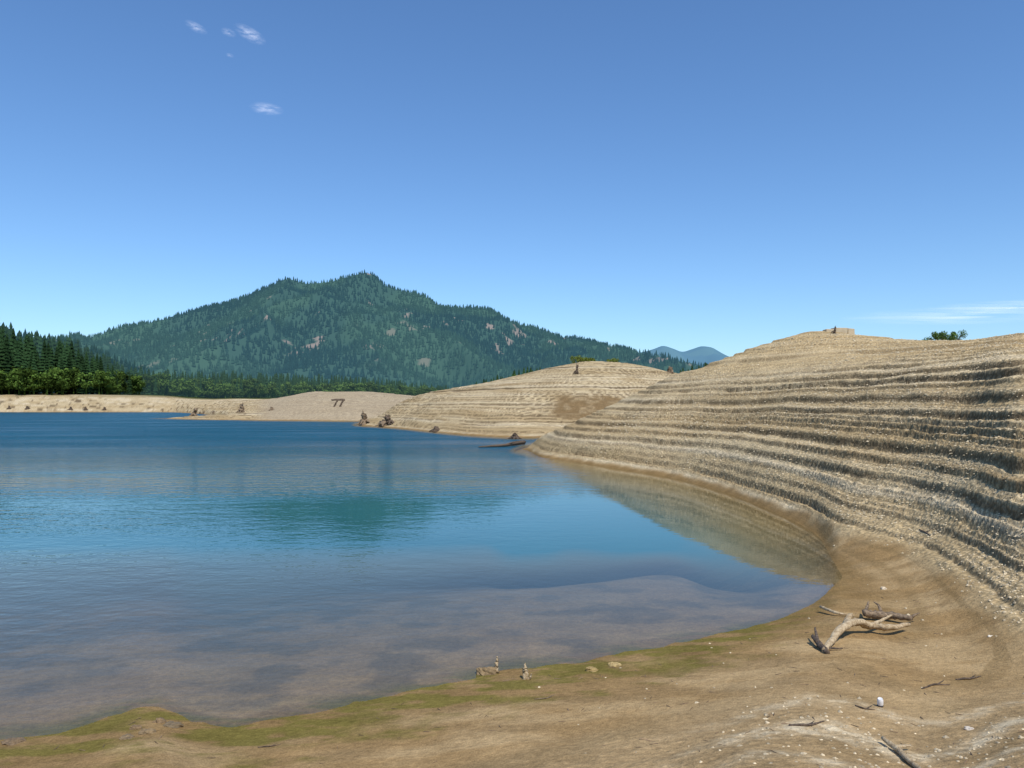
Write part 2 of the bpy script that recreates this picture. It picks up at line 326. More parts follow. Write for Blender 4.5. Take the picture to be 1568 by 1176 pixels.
# ------------------------------------------------------------ instancing by numpy
def scatter(tv,tf,pos,sc,rot,col,shade=None):
    n=len(pos); c,s=np.cos(rot),np.sin(rot)
    v=tv[None]*sc[:,None,:]
    x=v[...,0]*c[:,None]-v[...,1]*s[:,None]; y=v[...,0]*s[:,None]+v[...,1]*c[:,None]
    V=np.stack([x,y,v[...,2]],-1)+pos[:,None,:]
    Fc=tf[None]+(np.arange(n)*len(tv))[:,None,None]
    cc=np.repeat(col[:,None,:],len(tv),1)
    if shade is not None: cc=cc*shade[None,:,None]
    return V.reshape(-1,3),Fc.reshape(-1,tf.shape[1]),cc.reshape(-1,3)
def join(parts):
    V=[];Fc=[];C=[];o=0
    for v,f,c in parts:
        V.append(v);Fc.append(f+o);C.append(c);o+=len(v)
    return np.concatenate(V),np.concatenate(Fc),np.concatenate(C)
def conifer(seed,tiers=13,arms=9):
    r=np.random.default_rng(seed); V=[];Fc=[];S=[]
    def tri(a,b,c,s):
        o=len(V); V.extend([a,b,c]); S.extend(s); Fc.append((o,o+1,o+2))
    for k in range(6):
        a0=k*math.pi/3;a1=(k+1)*math.pi/3
        tri((.014*math.cos(a0),.014*math.sin(a0),0),(.014*math.cos(a1),.014*math.sin(a1),0),(0,0,.9),(.5,.5,.5))
    for t in range(tiers):
        h=.13+.84*(t/(tiers-1))**.9; R=.17*(1-((h-.1)/.92))**.8+.012
        for k in range(arms):
            an=2*math.pi*(k+r.random()*.8)/arms; L=R*r.uniform(.55,1.2); w=.32*L+.012
            dr=-.25*L-.02*r.random()
            ca,sa=math.cos(an),math.sin(an)
            tip=(L*ca,L*sa,h+dr); rt=(0,0,h+.055)
            m1=(.55*L*ca-w*sa,.55*L*sa+w*ca,h-.03+dr*.3); m2=(.55*L*ca+w*sa,.55*L*sa-w*ca,h-.03+dr*.3)
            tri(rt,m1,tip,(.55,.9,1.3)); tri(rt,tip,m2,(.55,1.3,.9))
    return np.array(V),np.array(Fc),np.array(S)
def broadleaf(seed,n=420):
    r=np.random.default_rng(seed); V=[];Fc=[];S=[]
    for k in range(5):
        a0=k*1.2566;a1=(k+1)*1.2566; o=len(V)
        V.extend([(.03*math.cos(a0),.03*math.sin(a0),0),(.03*math.cos(a1),.03*math.sin(a1),0),(0,0,.6)]);S.extend([.6]*3);Fc.append((o,o+1,o+2))
    cl=[(r.normal()*.14,r.normal()*.14,r.uniform(.35,.85),r.uniform(.10,.2)) for _ in range(11)]
    for i in range(n):
        cx,cy,cz,cr=cl[r.integers(11)]
        d=r.normal(size=3); d/=np.linalg.norm(d); q=cr*r.random()**.33
        c=np.array([cx,cy,cz])+d*q; a=r.normal(size=3);a/=np.linalg.norm(a); b=np.cross(a,d+.01); b/=np.linalg.norm(b)
        s=r.uniform(.025,.055); o=len(V)
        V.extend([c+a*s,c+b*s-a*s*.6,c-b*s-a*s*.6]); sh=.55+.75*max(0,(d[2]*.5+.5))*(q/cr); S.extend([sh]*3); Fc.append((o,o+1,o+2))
    return np.array(V),np.array(Fc),np.array(S)
con=[conifer(i) for i in range(5)]; brd=[broadleaf(50+i) for i in range(5)]
def forest(name,mat,items):
    parts=[]
    for kind,T in (("c",con),("b",brd)):
        for j in range(5):
            it=[q for n_,q in enumerate([q for q in items if q[0]==kind]) if n_%5==j]
            if not it: continue
            pos=np.array([q[1] for q in it]); sc=np.array([[q[3],q[3],q[2]] for q in it]); col=np.array([q[4] for q in it])
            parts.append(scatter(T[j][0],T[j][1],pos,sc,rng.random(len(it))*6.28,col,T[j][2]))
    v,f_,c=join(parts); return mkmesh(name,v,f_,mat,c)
fol=foliage_mat("forest_foliage",.2)
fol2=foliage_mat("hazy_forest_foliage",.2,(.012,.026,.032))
topu=[-500,-200,0,30,60,100,130,150,175,200,250,300,350,400,480,560,620,680,730]
topv=[465,472,486,500,507,511,520,534,550,558,563,567,566,569,571,575,581,588,592]
Du  =[600,600,600,600,605,610,620,640,680,700,760,800,850,900,950,950,950,950,950]
items=[];far_items=[]
for i in range(1900):
    u=rng.uniform(-420,735); Db=np.interp(u,topu,Du); D=Db*(1+.5*rng.random()**1.2); x=(u-U0)/F*D
    zg=float(Hraw(x,D)); zt=CZ+(VH-np.interp(u,topu,topv))/F*D
    rise=1-.38*rng.random()
    h=max(8,(zt-zg)*rise*(.8+.2*min(1,(D/Db-1)*4)))
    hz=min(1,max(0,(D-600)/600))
    c=np.array([.024,.052,.020])*rng.uniform(.6,1.5); c=c*(1-hz*.6)+np.array([.045,.085,.045])*hz*.6  # distance haze mixed into the conifer colour
    (items if D<720 else far_items).append(("c",(x,D,zg-.5),h,h*rng.uniform(.8,1.15),c))
for i in range(1000):
    u=rng.uniform(-420,760); 
    if u<150 and rng.random()<.5: continue
    D=np.interp(u,topu,Du)*(.985+.09*rng.random())
    x=(u-U0)/F*D; zg=float(Hraw(x,D)); zt=CZ+(VH-np.interp(u,topu,topv))/F*D
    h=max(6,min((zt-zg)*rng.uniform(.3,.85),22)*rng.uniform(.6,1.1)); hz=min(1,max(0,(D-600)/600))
    c=np.array([.085,.145,.03])*rng.uniform(.35,1.35); c=c*(1-hz*.5)+np.array([.13,.18,.06])*hz*.5  # same painted distance haze for the broadleaf crowns
    (items if D<720 else far_items).append(("b",(x,D,zg-.5),h,h*rng.uniform(.8,1.4),c))
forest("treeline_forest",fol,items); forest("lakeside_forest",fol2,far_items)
items=[]
for (ua,ub,va,vb,D0,D1,n,pb) in ((690,830,597,563,360,520,180,.5),(1032,1100,564,555,330,450,45,.1),(830,1030,577,571,330,480,35,.3)):
    for i in range(n):
        q=rng.random(); u=ua+(ub-ua)*q; D=rng.uniform(D0,D1); x=(u-U0)/F*D; zg=float(Hraw(x,D))
        zt=CZ+(VH-(va+(vb-va)*min(1,q*1.3)))/F*D; h=max(5,(zt-zg)*rng.uniform(.7,1.05)); kd="b" if rng.random()<pb else "c"
        c=(np.array([.13,.22,.04]) if kd=="b" else np.array([.035,.07,.028]))*rng.uniform(.7,1.4)
        if kd=="b": h*=.8
        items.append((kd,(x,D,zg-.4),h,h*rng.uniform(.8,1.1),c))
forest("conifer_grove",fol,items)
# ------------------------------------------------------------ mountains
def mtn(name,us,vs,D,yfront,yback,vpad,ncol,nrow,ampl,ntree,th,tc0,tc1,ground,haze_glow,rockp=True,seed=0,wav=420):
    uu=np.linspace(us[0],us[-1],ncol); y=np.concatenate([np.linspace(yfront,D,nrow),np.linspace(D,yback,30)[1:]])
    Xr=((uu-U0)/F*D)[:,None]*np.ones(len(y))[None]
    Yr=y[None]*np.ones((ncol,1))
    def hf(x,yv):
        u=U0+F*x/D
        Hs=CZ+(VH-vpad-pchip(us,vs,u))/F*D
        s=np.clip((yv-yfront)/(D-yfront),0,1); s2=np.clip((yv-D)/(yback-D),0,1)
        g_=s**.95*(1-s2**1.5)
        w=x/wav+ .8*(fbm(x/900,yv/900,seed+1,2)-.5)*3
        rd=1-np.abs(2*fbm(w,yv/(wav*3.6)+.3*x/wav,seed+2,3)-1)
        rd2=fbm(x/160,yv/220,seed+4,4)
        hk=np.clip(Hs/300,0,1)
        return 15+(Hs-15)*g_+((rd-.95)*ampl*np.sin(np.pi*np.clip(s*.97,0,1))**.8*1.6*(1-s2)+(rd2-.6)*ampl*.35*s*(1-sst(.8,1,s)*.85))*hk
    Zr=hf(Xr,Yr)
    c=np.empty(Zr.shape+(3,)); c[:]=ground
    def rockf(x,yv):
        s=(yv-yfront)/(D-yfront)
        return sst(.70,.72,fbm(x/60,yv/150,seed+9,5))*sst(.15,.35,s)
    if rockp: c=mixc(c,(.21,.165,.135),rockf(Xr,Yr))
    clr=sst(.5,.6,fbm(Xr/260,Yr/420,seed+13,3)); c=mixc(c,np.array(ground)*np.array([1.5,1.4,1.1]),clr*.5)
    n_,m_=Zr.shape; idx=np.arange(n_*m_).reshape(n_,m_)
    Fq=np.stack([idx[:-1,:-1],idx[1:,:-1],idx[1:,1:],idx[:-1,1:]],-1).reshape(-1,4)
    mkmesh(name,np.stack([Xr,Yr,Zr],-1).reshape(-1,3),Fq,foliage_mat(name+"_slope",0,haze_glow),c.reshape(-1,3),True)
    if ntree:
        x=rng.uniform(Xr.min(),Xr.max(),ntree); yv=yfront+(D*1.03-yfront)*rng.random(ntree)
        kp=np.ones(ntree,bool)
        if rockp: kp&=rng.random(ntree)>rockf(x,yv)*.9
        dens=fbm(x/90,yv/130,seed+17,3); kp&=rng.random(ntree)<(.5+1.2*sst(.3,.6,dens))
        x=x[kp];yv=yv[kp];z=hf(x,yv); n=len(x)
        h=th*rng.uniform(.5,1.15,n)
        sp_=sst(.42,.58,fbm(x/260,yv/420,seed+13,3))[:,None]
        col=(np.array(tc0)[None]*(1-sp_)+np.array(tc1)[None]*sp_)*rng.uniform(.75,1.25,n)[:,None]
        k=5; a=np.arange(k)*2*np.pi/k
        r0=np.stack([.22*np.cos(a),.22*np.sin(a),np.full(k,.08)],1); r1=np.stack([.13*np.cos(a+.5),.13*np.sin(a+.5),np.full(k,.45)],1)
        tv=np.concatenate([r0,[[0,0,.62]],r1,[[0,0,1.]]]); tf=[(i,(i+1)%k,k) for i in range(k)]+[(k+1+i,k+1+(i+1)%k,2*k+1) for i in range(k)]
        v,f_,cc=scatter(tv,np.array(tf),np.stack([x,yv,z-1],1),np.stack([h*1.1,h*1.1,h],1),rng.random(n)*6.28,col)
        mkmesh(name+"_trees",v,f_,foliage_mat(name+"_foliage",.3,haze_glow),cc)
mu=[-350,-200,0,100,140,190,250,280,330,380,415,440,470,510,540,562,575,590,620,650,680,740,800,860,920,960,990,1020,1050,1090,1500]
mv=[575,565,556,545,531,520,490,482,468,448,430,422,425,421,414,411,418,430,442,449,466,469,491,510,522,530,538,548,566,600,618]
mtn("forested_mountain",mu,mv,4200,1900,5600,4,520,220,200,60000,24,(.020,.050,.044),(.038,.080,.052),(.032,.066,.048),(.024,.060,.088),True,5)  # bluish colours and glow stand in for distance haze
du=[600,800,880,940,970,990,1003,1015,1030,1045,1060,1075,1090,1100,1115,1180,1300,1600,2200]
dv=[590,570,558,547,540,536,532,528,532,537,533,529,531,537,544,557,575,590,600]
mtn("distant_mountains",du,dv,9500,6500,12000,1,400,60,60,0,30,(.05,.1,.15),(.05,.1,.15),(.05,.095,.11),(.065,.15,.26),False,25,600)  # blue haze put into slope colour and glow
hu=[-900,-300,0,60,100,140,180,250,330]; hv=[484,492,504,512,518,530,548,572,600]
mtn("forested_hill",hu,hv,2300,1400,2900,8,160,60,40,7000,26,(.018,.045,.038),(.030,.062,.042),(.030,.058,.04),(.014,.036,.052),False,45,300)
# ------------------------------------------------------------ rocks and pebbles
def rocktpl(seed):
    r=np.random.default_rng(seed)
    v=np.array([(1,0,0),(.3,.95,0),(-.8,.6,0),(-.8,-.6,0),(.3,-.95,0),(.5,.35,.6),(-.4,.5,.65),(-.3,-.6,.6),(.1,0,.85),(0,0,-.4)],float)
    v+=r.normal(size=v.shape)*.13
    f=[(0,1,5),(1,2,6),(1,6,5),(2,3,6),(3,7,6),(3,4,7),(4,0,7),(0,5,7),(5,6,8),(6,7,8),(7,5,8),(0,9,1),(1,9,2),(2,9,3),(3,9,4),(4,9,0)]
    return v,np.array(f)
stone=NT("stone"); a=stone.n("ShaderNodeAttribute",attribute_name="Col"); bs=stone.n("ShaderNodeBsdfPrincipled"); bs.inputs["Roughness"].default_value=.85
nz=stone.noise(stone.pos(),25,4); stone.l(stone.mulcol(a.outputs[0],stone.rng(nz,.3,.7,.6,1.4)),bs.inputs["Base Color"]); stone.l(bs.outputs[0],stone.o.inputs[0])
parts=[]
for j in range(4):
    n=16000; u=rng.uniform(780,1900,n); d=np.exp(rng.uniform(math.log(6),math.log(60),n)); x=(u-U0)/F*d; z=Hraw(x,d)
    pg=sst(.35,.8,z)*(.15+.85*sst(.4,.6,fbm(x/3,d/3,200,3))); toe_=np.interp(u,[-900,1250,1400,1480,1568,1800,3200],[20,20,16,13,11.3,8.7,6])
    pg=np.where(d<toe_,pg*.10*sst(1000,1300,u),pg); pg=np.maximum(pg,.004*(z>.02)); pg[z<.02]=0
    kp=rng.random(n)<pg; x=x[kp];d=d[kp];z=z[kp];n=len(x)
    s=.007+.0008*d*rng.uniform(.4,1.5,n)+.015*rng.random(n)**5; s=np.minimum(s,.07)
    tv,tf=rocktpl(j); col=np.array([.55,.455,.30])[None]*rng.uniform(.55,1.2,n)[:,None]
    parts.append(scatter(tv,tf,np.stack([x,d,z+s*.05],1),np.stack([s*rng.uniform(.8,1.6,n),s,s*rng.uniform(.5,1,n)],1),rng.random(n)*6.28,col))
v,f_,c=join(parts); mkmesh("gravel",v,f_,stone.m,c)
# fine bark and twig litter lying on the mud
n=1500; u=rng.uniform(-100,1700,n); d=rng.uniform(6.5,17,n); x=(u-U0)/F*d; z=Hraw(x,d); kp=(z>.03)&(z<1.3)&(rng.random(n)<(.15+.85*sst(.5,.62,fbm(x/1.5,d/.8,211,3)))); x=x[kp];d=d[kp];z=z[kp];n=len(x)
tv=np.array([(-1,-.08,0),(1,-.05,0),(1,.05,0),(-1,.08,0),(-.9,0,.14),(.95,0,.08)],float); tf=np.array([(0,1,5),(0,5,4),(1,2,5),(2,3,4),(2,4,5),(3,0,4)])
s=rng.uniform(.015,.055,n)
v,f_,c=scatter(tv,tf,np.stack([x,d,z+.003],1),np.stack([s,s*rng.uniform(.8,2,n),s],1),rng.random(n)*6.28,np.array([.14,.095,.055])[None]*rng.uniform(.4,1.8,n)[:,None]); mkmesh("twig_litter",v,f_,stone.m,c)
# ------------------------------------------------------------ wood
def woodmat(name,c0,c1):
    m=NT(name); g=m.n("ShaderNodeTexCoord"); mp=m.n("ShaderNodeMapping"); mp.inputs["Scale"].default_value=(3,3,3); m.l(g.outputs["Object"],mp.inputs[0])
    n1=m.noise(mp.outputs[0],6,6,.7); n2=m.noise(mp.outputs[0],40,3)
    mx=m.n("ShaderNodeMix",data_type='RGBA'); mx.inputs[6].default_value=(*c0,1); mx.inputs[7].default_value=(*c1,1); m.l(m.rng(n1,.38,.62,0,1),mx.inputs[0])
    b=m.n("ShaderNodeBsdfPrincipled"); b.inputs["Roughness"].default_value=.85; m.l(m.mulcol(mx.outputs[2],m.rng(n2,.3,.7,.75,1.2)),b.inputs["Base Color"])
    bp=m.n("ShaderNodeBump",i_Strength=.7,i_Distance=.02); m.l(m.math('ADD',n1,n2),bp.inputs["Height"]); m.l(bp.outputs[0],b.inputs["Normal"])
    m.l(b.outputs[0],m.o.inputs[0]); return m.m
wl=woodmat("bleached_driftwood",(.32,.225,.12),(.62,.50,.32)); wd=woodmat("dark_wet_wood",(.05,.035,.025),(.17,.12,.08)); wg=woodmat("weathered_stump_wood",(.10,.07,.045),(.33,.24,.15))
def tube(pts,rad,seg=6,sides=9,seed=0,rough=.14):
    r=np.random.default_rng(seed); pts=np.array(pts,float); n=len(pts); tt=np.arange(n); q=np.linspace(0,n-1,(n-1)*seg+1)
    P=np.stack([pchip(tt,pts[:,k],q) if n>2 else np.interp(q,tt,pts[:,k]) for k in range(3)],1); R=np.interp(q,tt,rad)
    P[1:-1]+=r.normal(size=P[1:-1].shape)*R[1:-1,None]*.12
    T=np.gradient(P,axis=0); T/=np.linalg.norm(T,axis=1)[:,None]+1e-9
    V=[];Fc=[]
    up=np.array([0.13,.21,1.]); lob=1+r.normal(size=sides)*rough
    for i in range(len(P)):
        a=np.cross(T[i],up); 
        if np.linalg.norm(a)<.2: a=np.cross(T[i],[1,0,.1])
        a/=np.linalg.norm(a); b=np.cross(T[i],a)
        for k in range(sides):
            an=2*math.pi*k/sides; rr=R[i]*lob[k]*(1+r.normal()*rough*.5); V.append(P[i]+(a*math.cos(an)+b*math.sin(an))*rr)
    for i in range(len(P)-1):
        for k in range(sides):
            k2=(k+1)%sides; Fc.append((i*sides+k,i*sides+k2,(i+1)*sides+k2)); Fc.append((i*sides+k,(i+1)*sides+k2,(i+1)*sides+k))
    for e,base in ((0,0),(1,(len(P)-1)*sides)):
        V.append(P[0] if e==0 else P[-1]); c=len(V)-1
        for k in range(sides):
            k2=(k+1)%sides; Fc.append((c,base+k2,base+k) if e==0 else (c,base+k,base+k2))
    return np.array(V),np.array(Fc)
def wood(name,tubes,mat,smooth=True):
    V=[];Fc=[];o=0
    for v,f in tubes: V.append(v);Fc.append(f+o);o+=len(v)
    V=np.concatenate(V); org=V.mean(0); org[2]=V[:,2].min()
    ob=mkmesh(name,V-org,np.concatenate(Fc),mat,None,smooth); ob.location=org; return ob
def gp(u,v,up=0.):
    h=hit(u,v); return (h[0],h[1],h[2]+up)
wood("driftwood_branch",[
 tube([gp(1262,1000,.03),gp(1275,990,.10),gp(1297,978,.22),gp(1315,972,.20),gp(1338,971,.13),gp(1362,974,.14),gp(1392,968,.12)],[.04,.055,.072,.06,.058,.05,.035],seed=1),
 tube([gp(1297,978,.21),gp(1299,972,.28),gp(1304,970,.31)],[.055,.045,.025],seed=2),
 tube([gp(1330,972,.14),gp(1352,966,.19),gp(1366,962,.23)],[.035,.028,.012],seed=3)],wl)
wood("driftwood_log",[
 tube([gp(1322,950,.12),gp(1340,951,.10),gp(1365,953,.11),gp(1396,957,.11)],[.06,.07,.065,.04],seed=4),
 tube([gp(1326,949,.14),gp(1330,944,.26)],[.04,.015],seed=5),
 tube([gp(1350,952,.12),gp(1345,948,.24),gp(1338,946,.28)],[.03,.02,.01],seed=6),
 tube([gp(1392,957,.11),gp(1408,954,.17)],[.035,.012],seed=7)],wg)
wood("driftwood_root",[tube([gp(1245,986,.12),gp(1256,994,.06),gp(1268,1002,.02)],[.03,.05,.04],seed=8),tube([gp(1252,992,.08),gp(1248,980,.2)],[.03,.01],seed=9),tube([gp(1262,998,.05),gp(1290,996,.03)],[.025,.012],seed=10)],wd)
wood("driftwood_stick",[tube([gp(1257,938,.1),gp(1280,943,.06),gp(1308,946,.03)],[.03,.025,.012],seed=11)],wl)
def stick(u0,v0,u1,v1,r,m,sd,bend=6):
    um,vm=(u0+u1)/2,(v0+v1)/2+bend
    wood("driftwood_stick",[tube([gp(u0,v0,r*.3),gp(um,vm,r*.5+.008),gp(u1,v1,r*.2)],[r,r*.9,r*.45],seed=sd),tube([gp(um,vm,r*.5),gp(um+12,vm-5,r*1.8)],[r*.6,r*.2],seed=sd+1)],m)
stick(1412,1056,1455,1050,.013,wd,20,-3); stick(1464,1042,1502,1036,.014,wd,22,2); stick(1208,1112,1262,1106,.013,wd,24,4)
stick(1310,1082,1340,1088,.010,wd,26,2); stick(818,1072,850,1064,.007,wg,30,3)
stick(395,1146,430,1140,.007,wd,34,2); stick(1408,812,1425,822,.02,wd,46,1)
wood("driftwood_root",[tube([gp(1352,1140,.06),gp(1372,1152,.04),gp(1390,1168,.03),gp(1420,1190,.02)],[.022,.026,.024,.02],seed=40),tube([gp(1372,1152,.05),gp(1395,1150,.05)],[.018,.008],seed=41)],wl)
def post(u,v,h,r,sd,lean,br_):
    x,y,z=gp(u,v)
    T=[tube([(x,y,z-.06),(x+lean[0]*.3,y,z+h*.4),(x+lean[0]*.7,y,z+h*.75),(x+lean[0],y+lean[1],z+h)],[r*1.35,r,r*.8,r*.25],sides=8,seed=sd,rough=.22)]
    if br_: T.append(tube([(x+.3*r,y,z-.02),(x+r*1.9,y-.02,z+h*.15),(x+r*2.3,y-.03,z+h*.4)],[r*.7,r*.6,r*.2],sides=6,seed=sd+1))
    wood("wooden_stake",T,wl)
post(760,1031,.25,.030,50,(.015,0),False); post(805,1040,.22,.036,52,(-.01,.02),True)
def rock(u,v,s,sd,col=(.3,.22,.12),fl=.7):
    x,y,z=gp(u,v); V=[];Fc=[];nu,nv=20,12
    for j in range(nv+1):
        for i in range(nu):
            th=math.pi*j/nv; ph=2*math.pi*i/nu; V.append((math.sin(th)*math.cos(ph),math.sin(th)*math.sin(ph),math.cos(th)))
    V=np.array(V); dn=1+1.3*(fbm(V[:,0]*1.6+sd*3.7+V[:,2],V[:,1]*1.6+5+V[:,2]*.7,sd,4)-.5); V=V*dn[:,None]*np.array([s*1.3,s,s*fl])
    for j in range(nv):
        for i in range(nu): Fc.append((j*nu+i,(j+1)*nu+i,(j+1)*nu+(i+1)%nu,j*nu+(i+1)%nu))
    c=np.tile(col,(len(V),1)); ob=mkmesh("rock",V,Fc,stone.m,c,False); ob.location=(x,y,z)
rock(745,1031,.10,1,(.20,.14,.07),.9); rock(908,1027,.09,2,(.32,.23,.09),.6); rock(942,1019,.07,3,(.38,.28,.12),.6)
rock(1353,902,.06,4,(.5,.42,.3)); rock(225,1122,.07,5,(.2,.14,.07),.6); rock(265,1112,.10,6,(.15,.11,.06),.5); rock(195,1130,.07,7,(.18,.13,.07),.5);rock(20,1138,.09,8,(.16,.11,.06),.45);rock(245,1106,.06,18,(.18,.12,.06),.8);rock(208,1116,.05,19,(.18,.12,.06),.8)
rock(1516,975,.03,9,(.6,.55,.45)); rock(1484,1118,.035,10,(.5,.45,.38))
x,y,z=gp(1348,1082)
can=NT("painted_aluminium"); b=can.n("ShaderNodeBsdfPrincipled"); b.inputs["Roughness"].default_value=.35; g=can.n("ShaderNodeTexCoord"); s_=can.n("ShaderNodeSeparateXYZ"); can.l(g.outputs["Object"],s_.inputs[0])
mxn=can.n("ShaderNodeMix",data_type='RGBA'); mxn.inputs[6].default_value=(.06,.06,.07,1); mxn.inputs[7].default_value=(.7,.7,.7,1); can.l(can.math('GREATER_THAN',s_.outputs[2],.045),mxn.inputs[0]); can.l(mxn.outputs[2],b.inputs["Base Color"]); can.l(b.outputs[0],can.o.inputs[0])
prof=[(.0,.0),(.024,.0),(.031,.008),(.033,.02),(.033,.098),(.030,.108),(.026,.116),(.026,.119),(.024,.117),(0,.116)]
V=[];Fc=[];k=20
for r_,h_ in prof:
    for i in range(k): V.append((r_*math.cos(6.2832*i/k),r_*math.sin(6.2832*i/k),h_))
for j in range(len(prof)-1):
    for i in range(k): Fc.append((j*k+i,j*k+(i+1)%k,(j+1)*k+(i+1)%k,(j+1)*k+i))
ob=mkmesh("drinks_can",V,Fc,can.m,None,True); ob.location=(x,y,z-.01); ob.rotation_euler=(.2,-.25,.4)
def stump(u,v,h,r,sd,mat=wg,roots=6,lean=(0,0)):
    q=np.random.default_rng(sd); x,y,z=gp(u,v); T=[]
    T.append(tube([(x,y,z-.3),(x,y,z+h*.12),(x+lean[0]*.5,y,z+h*.5),(x+lean[0],y+lean[1],z+h)],[r*1.5,r*1.15,r*.85,r*.75],sides=12,seed=sd,rough=.2))
    for k_ in range(3):
        an=q.random()*6.28; T.append(tube([(x+lean[0]*.8+r*.4*math.cos(an),y+r*.4*math.sin(an),z+h*.8),(x+lean[0]+r*.6*math.cos(an),y+r*.6*math.sin(an),z+h*(1.1+.25*q.random()))],[r*.3,r*.05],sides=5,seed=sd+k_+7))
    for k_ in range(roots):
        an=6.28*(k_+q.random()*.6)/roots; L=r*q.uniform(1.8,3.2); c_,s_=math.cos(an),math.sin(an)
        T.append(tube([(x+.5*r*c_,y+.5*r*s_,z+h*.38),(x+.55*L*c_,y+.55*L*s_,z+h*.22*q.uniform(.5,1.4)),(x+L*c_,y+L*s_,z-.05)],[r*.45,r*.28,r*.1],sides=7,seed=sd*3+k_))
    wood("tree_stump",T,mat)
stump(558,650,2.2,.7,61); stump(588,652,1.9,.7,63,lean=(.8,0)); stump(598,650,1.5,.5,64,wd,lean=(-.8,0))
stump(370,632,2.6,.7,65); stump(296,637,2.2,.7,66,wg,6,(.9,0)); stump(668,661,.7,.45,67,wd); stump(788,672,.5,.4,68,wd)
stump(882,573,1.7,.28,69,wd,6,(.3,0)); stump(1026,571,1.2,.5,70); stump(1277,511,.5,.10,71,wd,5,(.12,0)); 
for i,u in enumerate((42,108,131,160,14)): stump(u,629,2.0,.8,80+i,wd)
for i,u in enumerate((306,312,327,416)): stump(u,634 if u<400 else 628,.8,.5,90+i,wg)
for dx in (0,9):
    x,y,z=gp(511+dx,623); wood("leaning_piling",[tube([(x,y,z-.3),(x+.6,y,z+1.0),(x+1.3,y,z+2.0)],[.28,.26,.24],seed=100+dx),tube([(x-.7,y,z+1.95),(x+.4,y,z+2.05),(x+1.6,y,z+2.0)],[.2,.26,.24],seed=103+dx)],wd)
L=lambda u,v:((u-U0)/F*(CZ*F/(v-VH)),CZ*F/(v-VH))
p0=L(733,685);p1=L(770,684);p2=L(803,681)
wood("driftwood_log",[tube([(*p0,.03),(*p1,.14),(*p2,.25)],[.07,.13,.2],seed=110),tube([(*p1,.12),(p1[0]+1,p1[1]+1,.4),(p1[0]+1.9,p1[1]+1.2,.55)],[.08,.06,.03],seed=111)],wd)
# crumbling old foundation on the hill crest
cm=NT("old_concrete"); b=cm.n("ShaderNodeBsdfPrincipled"); b.inputs["Roughness"].default_value=.9; cn=cm.noise(cm.pos(),3,5); mxn=cm.n("ShaderNodeMix",data_type='RGBA'); mxn.inputs[6].default_value=(.36,.29,.19,1); mxn.inputs[7].default_value=(.55,.46,.32,1); cm.l(cn,mxn.inputs[0]); cm.l(mxn.outputs[2],b.inputs["Base Color"]); cm.l(b.outputs[0],cm.o.inputs[0])
import bmesh
bm=bmesh.new(); h0=None
for d_ in np.arange(50,75,.5):
    zz=float(Hraw((1285-U0)/F*d_,d_)); e=(zz-CZ)/d_
    if h0 is None or e>h0[0]: h0=(e,d_,zz)
for dx,w,hh in ((0,.95,.30),(-.85,.7,.18),(.8,.5,.24)):
    r_=bmesh.ops.create_cube(bm,size=1); bmesh.ops.scale(bm,vec=(w,.8,hh+.5),verts=r_['verts']); bmesh.ops.translate(bm,vec=(dx,dx*.07,hh/2-.25),verts=r_['verts'])
for v_ in bm.verts: v_.co.x+=random.uniform(-.05,.05); v_.co.z+=random.uniform(-.04,.04)
bmesh.ops.bevel(bm,geom=bm.edges[:],offset=.03,segments=1,affect='EDGES')
me=bpy.data.meshes.new("foundation"); bm.to_mesh(me); ob=bpy.data.objects.new("ruined_foundation",me); scene.collection.objects.link(ob); me.materials.append(cm.m); ob.location=((1285-U0)/F*h0[1],h0[1],h0[2])
# ------------------------------------------------------------ individual leafy trees
def leafy(name,x,y,z,h,w,sd,col,n=3500,ls=.11,matl=fol):
    q=np.random.default_rng(sd); T=[]; ends=[]
    T.append(tube([(0,0,-.3),(0.05*h,0,h*.3),(0,.03*h,h*.75)],[h*.035,h*.026,h*.01],seed=sd))
    for k_ in range(11):
        an=k_*2.4; b0=h*(.22+.05*k_); L=w*.5*q.uniform(.5,1); e=(L*math.cos(an),L*math.sin(an),b0+h*q.uniform(.12,.3)); ends.append(e)
        T.append(tube([(0,0,b0),(e[0]*.5,e[1]*.5,b0+(e[2]-b0)*.4),e],[h*.014,h*.009,h*.003],sides=5,seed=sd+k_))
    ends.append((0,0,h*.88)); ends=np.array(ends)
    par=bpy.data.objects.new(name,None); scene.collection.objects.link(par); par.location=(x,y,z)
    V=[];Fc=[];o=0
    for v_,f_ in T: V.append(v_);Fc.append(f_+o);o+=len(v_)
    tr_=mkmesh("trunk",np.concatenate(V),np.concatenate(Fc),wg,None,True); tr_.parent=par
    ci=q.integers(len(ends),size=n); d=q.normal(size=(n,3)); d/=np.linalg.norm(d,axis=1)[:,None]; R=(w*.17*(.7+.6*q.random(len(ends))))[ci]
    c=ends[ci]+d*(R*q.random(n)**.4)[:,None]; a=q.normal(size=(n,3)); a/=np.linalg.norm(a,axis=1)[:,None]; b=np.cross(a,d); s=ls*q.uniform(.6,1.3,n)[:,None]
    V=np.stack([c+a*s,c+b*s*.6,c-a*s,c-b*s*.6],1).reshape(-1,3); Fc=np.arange(n*4).reshape(n,4)
    cc=np.repeat(np.array(col)[None]*(q.uniform(.6,1.4,n)*(.75+.4*q.random(len(ends)))[ci])[:,None],4,0)
    lf=mkmesh("leaves",V,Fc,matl,cc); lf.parent=par
for u,vt,D,w,sd in ((1434,504,104,2.8,5),(1460,500,108,3.2,6),(1447,509,112,3.2,7)):
    x=(u-U0)/F*D; zg=float(Hraw(x,D)); zt=CZ+(VH-vt)/F*D; leafy("deciduous_tree",x,D,zg,zt-zg,w,sd,(.09,.15,.04),2600)
